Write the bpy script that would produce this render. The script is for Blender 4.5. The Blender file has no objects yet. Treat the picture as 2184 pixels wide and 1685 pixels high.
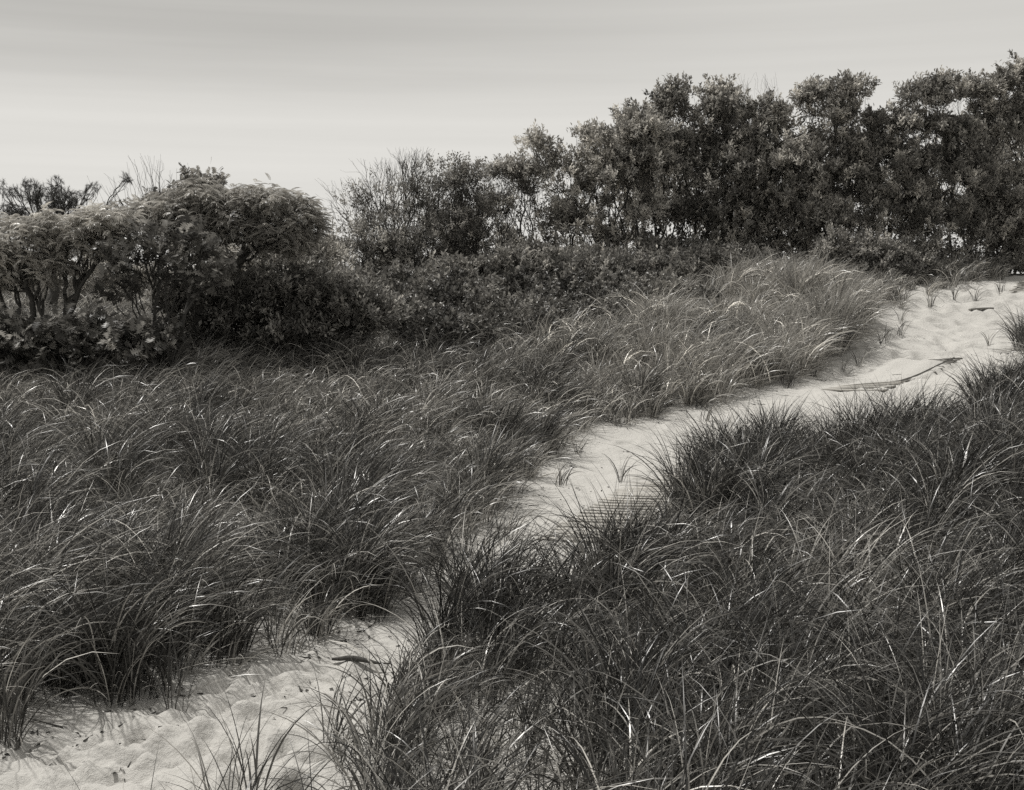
import bpy, math, random
import numpy as np
from mathutils import Vector
R = math.radians
rng = np.random.default_rng(11)
random.seed(5)
S = bpy.context.scene
COL = S.collection

# ------------------------------------------------------------------ camera
H = 2.5; F = 2636.0; W0, H0 = 2184.0, 1685.0
PITCH = R(5.2); cp, sp_ = math.cos(PITCH), math.sin(PITCH)
cam = bpy.data.cameras.new('camera'); cam.sensor_width = 36; cam.lens = 36 * F / W0
cam.clip_start = .05; cam.clip_end = 6000
co = bpy.data.objects.new('camera', cam); COL.objects.link(co)
co.location = (0, 0, H); co.rotation_euler = (R(90) - PITCH, 0, 0)
S.camera = co

def ray(px, py):
    a = (px - W0 / 2) / F; b = -(py - H0 / 2) / F
    return np.array([a, cp + b * sp_, -sp_ + b * cp])
def at(px, py, Y):
    d = ray(px, py); return np.array([0, 0, H]) + d * (Y / d[1])

# ------------------------------------------------------------------ noise
class Noise:
    def __init__(s, seed): s.g = np.random.default_rng(seed).random((256, 256))
    def __call__(s, x, y):
        x = np.asarray(x, float); y = np.asarray(y, float)
        xi = np.floor(x).astype(int); yi = np.floor(y).astype(int)
        fx = x - xi; fy = y - yi; fx = fx * fx * (3 - 2 * fx); fy = fy * fy * (3 - 2 * fy)
        g = s.g; a = g[xi & 255, yi & 255]; b = g[(xi + 1) & 255, yi & 255]
        c = g[xi & 255, (yi + 1) & 255]; d = g[(xi + 1) & 255, (yi + 1) & 255]
        return (a * (1 - fx) + b * fx) * (1 - fy) + (c * (1 - fx) + d * fx) * fy
N1, N2, N3, N4 = Noise(1), Noise(2), Noise(3), Noise(4)

# ------------------------------------------------------------------ terrain
CP = [(0,820,19.5),(550,800,20),(300,1000,14),(300,1200,10.3),(0,1000,13.8),(800,1000,14.6),(550,900,17),
      (1000,800,21),(1400,760,22.5),(1290,915,18.5),(1420,880,19.5),(1600,840,20.5),(1740,800,22),(1880,720,25),
      (1700,628,26.5),(1640,645,26.2),(1550,670,25.5),(1900,670,27.5),(1990,630,29),(2130,592,32),(2184,584,32.5),(1200,640,27),
      (1000,680,25),(840,705,24),(700,640,29),(400,640,29),(100,640,30),(1000,600,32),(1500,600,32),(1800,600,31),
      (2050,700,27),(1990,760,24),(1850,825,21.7),(2184,1000,12.4),(2184,740,20),(1850,960,15.8),(1240,1100,13.1),
      (1230,1000,16.3),(2184,1300,8.9),(1700,1300,9.1),(1500,1100,12.6),(850,1330,8.9),(1000,1500,7.4),(450,1600,6.5)]
pts = [at(*c) for c in CP]
pts += [np.array(p) for p in [(-6,4,0),(0,4,0),(6,4,.25),(-3,6,0),(3,6,.08),(5,7,.2),(-12,12,.4),(-18,22,1),(-18,32,2),(-8,38,2.1),
        (0,38,2.3),(9,38,2.5),(18,36,2.6),(20,26,2.4),(16,16,1.3),(12,10,.7),(10,4,.5),(-12,4,.1),(0,-6,.3),(10,-6,.6),(-10,-6,.3)]]
pts = np.array(pts)
def tps(r2): return np.where(r2 > 1e-9, r2 * np.log(np.maximum(r2, 1e-9)), 0)
_n = len(pts)
_A = np.zeros((_n + 3, _n + 3)); _d = ((pts[:, None, :2] - pts[None, :, :2]) ** 2).sum(-1)
_A[:_n, :_n] = tps(_d) + np.eye(_n) * 2.0
_A[:_n, _n] = 1; _A[:_n, _n+1:_n+3] = pts[:, :2]; _A[_n:, :_n] = _A[:_n, _n:].T
_w = np.linalg.solve(_A, np.concatenate([pts[:, 2], [0, 0, 0]]))
def base_h(x, y):
    x = np.asarray(x, float); y = np.asarray(y, float); sh = np.broadcast(x, y).shape
    x = np.broadcast_to(x, sh).ravel(); y = np.broadcast_to(y, sh).ravel()
    xc = np.clip(x, -22, 24); yc = np.clip(y, -8, 40)
    out = np.empty(len(x))
    for i in range(0, len(x), 60000):
        s = slice(i, i + 60000)
        r2 = (xc[s, None] - pts[None, :, 0]) ** 2 + (yc[s, None] - pts[None, :, 1]) ** 2
        out[s] = tps(r2) @ _w[:_n] + _w[_n] + xc[s] * _w[_n+1] + yc[s] * _w[_n+2]
    dist = np.maximum(np.maximum(np.abs(x) - 24, y - 40), np.maximum(-y - 8, 0))
    k = np.clip(dist / 40, 0, 1); k = k * k * (3 - 2 * k)
    return (out * (1 - k) + (-2.5) * k).reshape(sh)
def hit(px, py, y0=4.0, y1=40.0):
    d = ray(px, py); ys = np.arange(y0, y1, .05)
    X = d[0] / d[1] * ys; Z = H + d[2] / d[1] * ys
    below = np.nonzero(Z - base_h(X, ys) < 0)[0]
    i = below[0] if len(below) else len(ys) - 1
    return np.array([X[i], ys[i], base_h(X[i], ys[i])])

# exposed sand path: left (far) edge and right (near) edge
LE = [(-260,1640),(0,1570),(150,1535),(330,1490),(480,1430),(560,1400),(640,1360),(770,1325),(850,1275),(905,1205),(1010,1150),(1085,1095),
      (1110,1040),(1135,990),(1230,950),(1290,918),(1420,885),(1600,845),(1715,805),(1765,770),(1835,725),(1862,672),(1985,632),(2135,594)]
RE = [(520,1900),(680,1750),(740,1665),(830,1575),(890,1480),(930,1420),(985,1360),(1130,1300),(1330,1240),(1405,1165),(1440,1055),(1550,990),
      (1700,965),(1850,985),(1990,955),(2085,895),(2135,815),(2185,735),(2330,670)]
le = [hit(*p)[:2] for p in LE]; re_ = [hit(*p)[:2] for p in RE]
le = [np.array([-7., 2.]), np.array([-4.5, 4.6])] + le + [np.array([13.6, 34.5]), np.array([14.5, 37])]
re_ = [np.array([-2.2, 2.]), np.array([-1.6, 4.2])] + re_[1:] + [np.array([16.2, 33.]), np.array([17, 37])]
poly = np.array(le + re_[::-1])
def sdf(x, y):
    """signed distance to the path outline, negative on the sand"""
    x = np.asarray(x, float).ravel(); y = np.asarray(y, float).ravel()
    dmin = np.full(len(x), 1e9); ins = np.zeros(len(x), bool)
    for i in range(len(poly)):
        a = poly[i]; b = poly[(i + 1) % len(poly)]; e = b - a
        t = np.clip(((x - a[0]) * e[0] + (y - a[1]) * e[1]) / max(e @ e, 1e-9), 0, 1)
        dmin = np.minimum(dmin, np.hypot(x - a[0] - t * e[0], y - a[1] - t * e[1]))
        c = ((a[1] > y) != (b[1] > y))
        xi = (b[0] - a[0]) * (y - a[1]) / (b[1] - a[1] + 1e-12) + a[0]
        ins ^= c & (x < xi)
    return np.where(ins, -dmin, dmin)

# boardwalk geometry (world)
def run(l0, l1, r0, r1):
    """left and right edge of a slatted run lying on the ground: origin, far end, axis, slat direction, width, right ends"""
    a, b, c, d = (hit(*p)[:2] for p in (l0, l1, r0, r1))
    u = (b - a) / np.linalg.norm(b - a); sd_ = (c - a) + (d - b); wd = np.linalg.norm(sd_) / 2; sd_ /= np.linalg.norm(sd_)
    return a, b, u, sd_, wd, c, d
BWN = run((1150, 1152), (1392, 992), (1352, 1160), (1572, 999))
BWF = run((1763, 831), (1880, 774), (1888, 836), (2052, 764))
BWT = run((2152, 626), (2186, 598), (2222, 624), (2254, 597))

# footprints
pits = []
for px, py, r, dp in [(453,1604,.21,.075),(577,1556,.15,.065),(629,1474,.16,.06),(370,1593,.22,.05),(629,1535,.15,.04),(560,1530,.16,.05),(490,1570,.17,.045),
                      (700,1385,.14,.03),(760,1365,.14,.03),(300,1640,.2,.05),(540,1640,.18,.05),(200,1670,.2,.05),(650,1435,.14,.05),(590,1490,.13,.04)]:
    p = hit(px, py); pits.append((p[0], p[1], r, dp))
cand = []
while len(cand) < 900:
    y = random.uniform(5, 33); i = random.random()
    x = random.uniform(-5, 15)
    cand.append((x, y))
cand = np.array(cand); sd = sdf(cand[:, 0], cand[:, 1])
for (x, y), s in zip(cand, sd):
    if s < -.1: pits.append((x, y, random.uniform(.1, .2), random.uniform(.02, .055)))
# a denser trail on the upper slope
for _ in range(240):
    px = random.uniform(1780, 2184); py = random.uniform(600, 830)
    p = hit(px, py)
    if sdf(p[0], p[1])[0] < -.1: pits.append((p[0], p[1], random.uniform(.12, .26), random.uniform(.02, .07)))
for _ in range(240):
    px = random.uniform(0, 800); py = random.uniform(1380, 1700)
    p = hit(px, py)
    if sdf(p[0], p[1])[0] < -.05: pits.append((p[0], p[1], random.uniform(.06, .13), random.uniform(.015, .038)))

def steps(segs):
    out = [segs[0][0]]
    for a, b, s in segs:
        n = max(1, int(round((b - a) / s))); out += list(np.linspace(a, b, n + 1)[1:])
    return np.array(out)
gx = steps([(-3000,-200,700),(-200,-60,35),(-60,-14,4),(-14,-5,.4),(-5,3.2,.035),(3.2,14.5,.06),(14.5,24,.5),(24,60,4),(60,200,35),(200,3000,700)])
gy = steps([(-3000,-200,700),(-200,-8,24),(-8,4,.5),(4,11,.035),(11,18,.055),(18,34,.08),(34,46,.6),(46,100,4),(100,300,40),(300,5000,940)])
GX, GY = np.meshgrid(gx, gy)
def detail(X, Y):
    Z = (N1(X * .9, Y * .9) - .5) * .05 + (N2(X * 2.6, Y * 2.6) - .5) * .03 + (N4(X * 4.3 + 11, Y * 4.3) - .5) * .03 + (N3(X * 6, Y * 6) - .5) * .016 + (N4(X * 13, Y * 13) - .5) * .013
    # wind ripples
    return Z
DET = detail(GX, GY)
for (x, y, r, dp) in pits:
    i0, i1 = np.searchsorted(gx, [x - 2.6 * r, x + 2.6 * r]); j0, j1 = np.searchsorted(gy, [y - 2.6 * r, y + 2.6 * r])
    if i1 <= i0 or j1 <= j0: continue
    sx = random.uniform(.7, 1.0); a = random.uniform(0, 3.14)
    dx = GX[j0:j1, i0:i1] - x; dy = GY[j0:j1, i0:i1] - y
    u = (dx * math.cos(a) + dy * math.sin(a)) * sx; v = (-dx * math.sin(a) + dy * math.cos(a)) / sx
    q = np.sqrt(u * u + v * v) / r
    dp *= .9; DET[j0:j1, i0:i1] += -dp * np.exp(-(q ** 3.4) * 1.1) + dp * .42 * np.exp(-((q - 1.35) / .38) ** 2)
def bw_local(X, Y, fr):
    a, b, u, sd_ = fr[:4]
    det = u[0] * sd_[1] - u[1] * sd_[0]
    dx = X - a[0]; dy = Y - a[1]
    s = (dx * sd_[1] - dy * sd_[0]) / det; t = (u[0] * dy - u[1] * dx) / det
    return s, t, np.linalg.norm(b - a)
def ss(e0, e1, v): t = np.clip((v - e0) / (e1 - e0), 0, 1); return t * t * (3 - 2 * t)
s_, t_, L_ = bw_local(GX, GY, BWN); BW_W = BWN[4]
m = ss(-.5, .1, s_) * (1 - ss(L_ - .1, L_ + .5, s_)) * ss(-.3, .1, t_) * (1 - ss(BW_W, BW_W + .3, t_))
DET = DET * (1 - m) + m * ((N2(GX * 3, GY * 3) - .5) * .018 + .004 * (N3(GX * 9, GY * 9) - .5) + .03 * ss(2.2, L_, s_) * (1 - ss(.2, .6, t_)))
s_, t_, LF_ = bw_local(GX, GY, BWF); BW_W = BWF[4]
m = ss(-.5, .05, s_) * (1 - ss(LF_, LF_ + .6, s_)) * ss(-.4, .05, t_) * (1 - ss(BW_W + .02, BW_W + .12, t_))
mid = (.085 + .05 * (N2(GX * 2.2 + 5, GY * 2.2) - .5)) * ss(.55, .95, s_ + .3 * (N3(GX * 3, GY * 3) - .5)) * ss(.02, .35, t_) * (1 - ss(BW_W - .35, BW_W - .03, t_))
DET = DET * (1 - m) + m * ((N2(GX * 3, GY * 3) - .5) * .012 + mid)
m2 = ss(-.4, .1, s_) * (1 - ss(LF_, LF_ + .6, s_)) * ss(BW_W + .0, BW_W + .1, t_) * (1 - ss(BW_W + .5, BW_W + 1.1, t_))
DET -= .09 * m2
fade = (np.abs(GX) < 40) & (GY < 60) & (GY > -20)
GZ = base_h(GX, GY) + DET * fade
def ground(x, y):
    x = np.asarray(x, float); y = np.asarray(y, float)
    i = np.clip(np.searchsorted(gx, x) - 1, 0, len(gx) - 2); j = np.clip(np.searchsorted(gy, y) - 1, 0, len(gy) - 2)
    u = (x - gx[i]) / (gx[i + 1] - gx[i]); v = (y - gy[j]) / (gy[j + 1] - gy[j])
    return (GZ[j, i] * (1 - u) + GZ[j, i + 1] * u) * (1 - v) + (GZ[j + 1, i] * (1 - u) + GZ[j + 1, i + 1] * u) * v

# ------------------------------------------------------------------ mesh helpers
def mesh(name, V, Fc, mat, tone=None, smooth=False, parent=None):
    """V (n,3), Fc (m,k) or list of such arrays"""
    Fl = Fc if isinstance(Fc, list) else [Fc]
    Fl = [f for f in Fl if len(f)]
    me = bpy.data.meshes.new(name); me.vertices.add(len(V))
    me.vertices.foreach_set('co', np.ascontiguousarray(V, np.float32).ravel())
    li = np.concatenate([f.ravel() for f in Fl]).astype(np.int32)
    lt = np.concatenate([np.full(len(f), f.shape[1]) for f in Fl]).astype(np.int32)
    ls = np.concatenate([[0], np.cumsum(lt)[:-1]]).astype(np.int32)
    me.loops.add(len(li)); me.loops.foreach_set('vertex_index', li)
    me.polygons.add(len(lt)); me.polygons.foreach_set('loop_start', ls)
    me.polygons.foreach_set('use_smooth', np.full(len(lt), smooth, bool))
    me.update(calc_edges=True)
    if tone is not None:
        at_ = me.attributes.new('tone', 'FLOAT', 'POINT'); at_.data.foreach_set('value', np.ascontiguousarray(tone, np.float32))
    me.materials.append(mat); me.validate()
    o = bpy.data.objects.new(name, me); COL.objects.link(o)
    if parent is not None: o.parent = parent
    return o
def tag(o, label=None, cat=None, group=None, kind=None):
    if label: o['label'] = label
    if cat: o['category'] = cat
    if group: o['group'] = group
    if kind: o['kind'] = kind
    return o
def empty(name, loc, label, cat, group=None):
    o = bpy.data.objects.new(name, None); COL.objects.link(o); o.location = loc; o.empty_display_size = .2
    return tag(o, label, cat, group)
class Geo:
    """collects vertices, faces of any size and tones"""
    def __init__(s): s.V = []; s.F = {}; s.T = []; s.n = 0
    def add(s, V, Fc, tone=.1):
        V = np.asarray(V, float).reshape(-1, 3); Fc = np.asarray(Fc)
        s.V.append(V); s.F.setdefault(Fc.shape[1], []).append(Fc + s.n)
        s.T.append(np.broadcast_to(np.asarray(tone, float), (len(V),)) if np.ndim(tone) < 2 else np.asarray(tone).ravel()); s.n += len(V)
    def build(s, name, mat, parent=None, smooth=False, origin=None):
        if not s.V: return None
        V = np.concatenate(s.V)
        if origin is not None: V = V - np.asarray(origin)
        return mesh(name, V, [np.concatenate(f) for f in s.F.values()], mat, np.concatenate(s.T), smooth, parent)

def norm(v): return v / np.maximum(np.linalg.norm(v, axis=-1, keepdims=True), 1e-9)
def frusta(g, P0, P1, r0, r1, k=5, tone=.1):
    P0 = np.asarray(P0); P1 = np.asarray(P1); r0 = np.asarray(r0); r1 = np.asarray(r1); n = len(P0)
    if n == 0: return
    d = norm(P1 - P0); ref = np.where(np.abs(d[:, 2:3]) > .9, np.array([[1., 0, 0]]), np.array([[0, 0, 1.]]))
    u = norm(np.cross(d, ref)); v = np.cross(d, u)
    a = np.arange(k) / k * 2 * np.pi
    ring = np.cos(a)[None, :, None] * u[:, None] + np.sin(a)[None, :, None] * v[:, None]
    A = P0[:, None] + ring * r0[:, None, None]; B = P1[:, None] + ring * r1[:, None, None]
    V = np.concatenate([A, B], 1).reshape(-1, 3)
    j = np.arange(k); q = np.stack([j, (j + 1) % k, (j + 1) % k + k, j + k], 1)
    Fc = (q[None] + (np.arange(n) * 2 * k)[:, None, None]).reshape(-1, 4)
    g.add(V, Fc, tone)
def instance(g, T, Tf, P, X, Z, sc, tone):
    """template T (m,3): x along the leaf, z its upper side; placed at P with axes X, Z"""
    X = norm(X); Y = norm(np.cross(Z, X)); Z = np.cross(X, Y)
    sc = np.asarray(sc).reshape(-1, 1, 1) if np.ndim(sc) == 1 else np.full((len(P), 1, 1), sc)
    V = P[:, None] + sc * (T[None, :, 0:1] * X[:, None] + T[None, :, 1:2] * Y[:, None] + T[None, :, 2:3] * Z[:, None])
    Fc = (Tf[None] + (np.arange(len(P)) * len(T))[:, None, None]).reshape(-1, Tf.shape[1])
    g.add(V.reshape(-1, 3), Fc, np.repeat(tone, len(T)))

# ------------------------------------------------------------------ materials
TINT = (1.0, .962, .89)
def new_mat(name):
    m = bpy.data.materials.new(name); m.use_nodes = True; nt = m.node_tree; nt.nodes.clear()
    return m, nt, nt.nodes.new, nt.links.new
def leaf_mat(name, rough=.4, spec=.5, trans=.25, gain=1.0, noise=0.0):
    m, nt, N, L = new_mat(name)
    out = N('ShaderNodeOutputMaterial'); a = N('ShaderNodeAttribute'); a.attribute_name = 'tone'
    mul = N('ShaderNodeVectorMath'); mul.operation = 'SCALE'; mul.inputs[0].default_value = tuple(gain * t for t in TINT)
    L(a.outputs['Fac'], mul.inputs['Scale'])
    p = N('ShaderNodeBsdfPrincipled'); p.inputs['Roughness'].default_value = rough; p.inputs['Specular IOR Level'].default_value = spec
    L(mul.outputs[0], p.inputs['Base Color'])
    if trans > 0:
        t = N('ShaderNodeBsdfTranslucent'); L(mul.outputs[0], t.inputs['Color'])
        mx = N('ShaderNodeMixShader'); mx.inputs[0].default_value = trans
        L(p.outputs[0], mx.inputs[1]); L(t.outputs[0], mx.inputs[2]); L(mx.outputs[0], out.inputs[0])
    else: L(p.outputs[0], out.inputs[0])
    return m
M_GRASS = leaf_mat('beach_grass_blade', .33, .5, .2)
M_LEAF = leaf_mat('shrub_leaf', .42, .3, .42)
M_SUMAC = leaf_mat('sumac_leaf', .38, .35, .4)
M_ROSE = leaf_mat('rose_leaf', .42, .4, .35)
M_PINE = leaf_mat('pine_needle', .5, .4, .1)
M_BARK = leaf_mat('bark', .85, .2, 0)
M_LITTER = leaf_mat('dry_litter', .9, .2, 0)

def wood_mat():
    m, nt, N, L = new_mat('weathered_wood')
    out = N('ShaderNodeOutputMaterial'); p = N('ShaderNodeBsdfPrincipled'); p.inputs['Roughness'].default_value = .85; p.inputs['Specular IOR Level'].default_value = .2
    tc = N('ShaderNodeTexCoord'); mp = N('ShaderNodeMapping'); mp.inputs['Scale'].default_value = (3, 60, 60)
    ns = N('ShaderNodeTexNoise'); ns.inputs['Scale'].default_value = 1.0; ns.inputs['Detail'].default_value = 6
    L(tc.outputs['Object'], mp.inputs[0]); L(mp.outputs[0], ns.inputs['Vector'])
    a = N('ShaderNodeAttribute'); a.attribute_name = 'tone'
    mr = N('ShaderNodeMapRange'); mr.inputs['From Min'].default_value = .3; mr.inputs['From Max'].default_value = .7
    mr.inputs['To Min'].default_value = .6; mr.inputs['To Max'].default_value = 1.2; L(ns.outputs['Fac'], mr.inputs['Value'])
    mm = N('ShaderNodeMath'); mm.operation = 'MULTIPLY'; L(a.outputs['Fac'], mm.inputs[0]); L(mr.outputs[0], mm.inputs[1])
    mul = N('ShaderNodeVectorMath'); mul.operation = 'SCALE'; mul.inputs[0].default_value = TINT; L(mm.outputs[0], mul.inputs['Scale'])
    L(mul.outputs[0], p.inputs['Base Color'])
    b = N('ShaderNodeBump'); b.inputs['Strength'].default_value = .5; b.inputs['Distance'].default_value = .004; L(ns.outputs['Fac'], b.inputs['Height']); L(b.outputs[0], p.inputs['Normal'])
    L(p.outputs[0], out.inputs[0]); return m
M_WOOD = wood_mat()

def sand_mat():
    m, nt, N, L = new_mat('dune_sand')
    out = N('ShaderNodeOutputMaterial'); p = N('ShaderNodeBsdfPrincipled'); p.inputs['Roughness'].default_value = 1; p.inputs['Specular IOR Level'].default_value = .1
    tc = N('ShaderNodeTexCoord')
    n1 = N('ShaderNodeTexNoise'); n1.inputs['Scale'].default_value = 1.6; n1.inputs['Detail'].default_value = 5
    n2 = N('ShaderNodeTexNoise'); n2.inputs['Scale'].default_value = 180; n2.inputs['Detail'].default_value = 3
    n3 = N('ShaderNodeTexNoise'); n3.inputs['Scale'].default_value = 22; n3.inputs['Detail'].default_value = 6
    for n in (n1, n2, n3): L(tc.outputs['Object'], n.inputs['Vector'])
    a = N('ShaderNodeMath'); a.operation = 'MULTIPLY_ADD'; L(n1.outputs['Fac'], a.inputs[0]); a.inputs[1].default_value = .10; a.inputs[2].default_value = SAND - .05 - .03
    c = N('ShaderNodeMath'); c.operation = 'MULTIPLY_ADD'; L(n2.outputs['Fac'], c.inputs[0]); c.inputs[1].default_value = .06; L(a.outputs[0], c.inputs[2])
    mul = N('ShaderNodeVectorMath'); mul.operation = 'SCALE'; mul.inputs[0].default_value = (1, .975, .925); L(c.outputs[0], mul.inputs['Scale'])
    L(mul.outputs[0], p.inputs['Base Color'])
    ad = N('ShaderNodeMath'); ad.operation = 'MULTIPLY_ADD'; L(n3.outputs['Fac'], ad.inputs[0]); ad.inputs[1].default_value = 3.; L(n2.outputs['Fac'], ad.inputs[2])
    b = N('ShaderNodeBump'); b.inputs['Strength'].default_value = .8; b.inputs['Distance'].default_value = .009; L(ad.outputs[0], b.inputs['Height']); L(b.outputs[0], p.inputs['Normal'])
    L(p.outputs[0], out.inputs[0]); return m
SAND = .455
M_SAND = sand_mat()

# ------------------------------------------------------------------ ground sheet
nx, ny = len(gx), len(gy)
V = np.stack([GX, GY, GZ], -1).reshape(-1, 3)
ii = (np.arange(ny - 1)[:, None] * nx + np.arange(nx - 1)[None]).ravel()
g_o = mesh('sand_ground', V, np.stack([ii, ii + 1, ii + 1 + nx, ii + nx], 1), M_SAND, smooth=True)
tag(g_o, 'pale dune sand with footprints running up between the grass', kind='structure')

# ------------------------------------------------------------------ grass blades
def blades(g, P, phi, th0, th1, Ln, w, tone, roll, nseg, pw=1.35):
    n = len(P)
    if n == 0: return
    t = np.linspace(0, 1, nseg + 1)
    tm = (t[:-1] + t[1:]) / 2
    th = th0[:, None] + (th1 - th0)[:, None] * tm[None] ** pw
    dl = Ln[:, None] / nseg
    hx = np.concatenate([np.zeros((n, 1)), np.cumsum(np.sin(th) * dl, 1)], 1)
    hz = np.concatenate([np.zeros((n, 1)), np.cumsum(np.cos(th) * dl, 1)], 1)
    c, s = np.cos(phi)[:, None], np.sin(phi)[:, None]
    Cn = np.stack([P[:, 0:1] + hx * c, P[:, 1:2] + hx * s, P[:, 2:3] + hz], -1)          # n, k, 3
    thn = th0[:, None] + (th1 - th0)[:, None] * t[None] ** pw
    tan = np.stack([np.sin(thn) * c, np.sin(thn) * s, np.cos(thn)], -1)
    side = np.stack([-s + 0 * thn, c + 0 * thn, 0 * thn], -1)
    nor = np.cross(tan, side)
    rl = roll[:, None, None] * (1 + .5 * t[None, :, None])
    wd = side * np.cos(rl) + nor * np.sin(rl)
    prof = np.minimum(1, .55 + 2.2 * t) * (1 - t ** 2.2); prof[-1] = .04
    hw = (w[:, None] * prof[None] * .5)[..., None]
    V = np.stack([Cn - wd * hw, Cn + wd * hw], 2).reshape(n, -1, 3)
    k = np.arange(nseg) * 2
    q = np.stack([k, k + 1, k + 3, k + 2], 1)
    Fc = (q[None] + (np.arange(n) * (nseg + 1) * 2)[:, None, None]).reshape(-1, 4)
    g.add(V.reshape(-1, 3), Fc, np.repeat(tone, (nseg + 1) * 2))

WIND = .12      # blades lean to the right of the picture, a little away
def tussocks(g, C, nb, height, erect, dry, wmul=1.0, spread=.07, seg=6, base=.075):
    """C (n,3) clump centres; per clump: nb blades, height, erectness 0..1, share of dry blades"""
    nb = np.asarray(nb, int); idx = np.repeat(np.arange(len(C)), nb); n = len(idx)
    if n == 0: return
    a = rng.random(n) * 2 * np.pi; r = np.sqrt(rng.random(n)) * (spread * (.6 + .8 * rng.random(len(C))))[idx]
    P = C[idx].copy(); P[:, 0] += r * np.cos(a); P[:, 1] += r * np.sin(a)
    P[:, 2] = ground(P[:, 0], P[:, 1]) - .015
    e = erect[idx]
    ang_c = WIND + rng.normal(0, .6, len(C))
    mixv = rng.random(n) < (.58 - .25 * e)
    phi = np.where(mixv, ang_c[idx] + rng.normal(0, .75, n), a + rng.normal(0, .5, n))
    th0 = np.abs(rng.normal(.10, .14, n)) + .12 * (r / .1)
    bend = rng.beta(2.2, 1.5, n)
    th1 = th0 + (.25 + 2.35 * bend) * (1 - .68 * e)
    th1 = np.where(mixv, th1, th0 + (th1 - th0) * .8)
    Ln = height[idx] * (.5 + .8 * rng.beta(2.2, 1.8, n)) * (1.1 - .05 * e)
    w = rng.uniform(.0052, .0122, n) * wmul
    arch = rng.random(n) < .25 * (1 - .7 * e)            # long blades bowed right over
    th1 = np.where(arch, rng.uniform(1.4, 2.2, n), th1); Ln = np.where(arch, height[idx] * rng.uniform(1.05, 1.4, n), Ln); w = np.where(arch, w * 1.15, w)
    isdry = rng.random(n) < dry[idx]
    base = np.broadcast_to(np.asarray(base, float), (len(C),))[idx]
    tone = np.where(isdry, rng.uniform(.22, .5, n), base * np.exp(rng.normal(0, .42, n)) * np.where(arch, rng.uniform(1.8, 8, n), 1))  # arched blades get a paler tone: bright glints put into the colour
    flat = isdry & (rng.random(n) < .35)
    th0 = np.where(flat, rng.uniform(.7, 1.2, n), th0); th1 = np.where(flat, rng.uniform(1.5, 1.9, n), th1)
    Ln = np.where(flat, Ln * .75, Ln)
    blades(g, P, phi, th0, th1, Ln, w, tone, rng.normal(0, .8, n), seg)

def field(xs, ys):
    """tussock candidates with density and look from the place"""
    d = sdf(xs, ys)
    return d
GLEFT, GRIGHT, GHUMP, GBACK = Geo(), Geo(), Geo(), Geo()
def frustum_pts(n, y0, y1):
    y = np.sqrt(rng.random(n) * (y1 ** 2 - y0 ** 2) + y0 ** 2)
    x = (rng.random(n) * 2 - 1) * (y * .414 * 1.13 + .7)
    return x, y
hump_c = np.array([hit(1690, 690)[:2], hit(1560, 720)[:2], hit(1800, 690)[:2], hit(1720, 640)[:2], hit(1450,745)[:2], hit(1640,770)[:2], hit(1360,795)[:2], hit(1500,805)[:2]])
# where the two fields lie: left of the path or right of it
def side_of(xs, ys):
    cl = np.array(le); 
    o = np.argsort(cl[:, 1]); return xs < np.interp(ys, cl[o, 1], cl[o, 0]) + .05
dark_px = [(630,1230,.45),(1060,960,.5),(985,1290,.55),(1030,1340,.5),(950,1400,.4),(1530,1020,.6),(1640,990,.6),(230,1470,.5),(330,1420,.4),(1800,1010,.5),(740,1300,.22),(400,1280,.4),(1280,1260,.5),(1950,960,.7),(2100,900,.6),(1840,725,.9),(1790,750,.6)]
darks = np.array([list(hit(a, b)[:2]) + [c] for a, b, c in dark_px])

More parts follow.
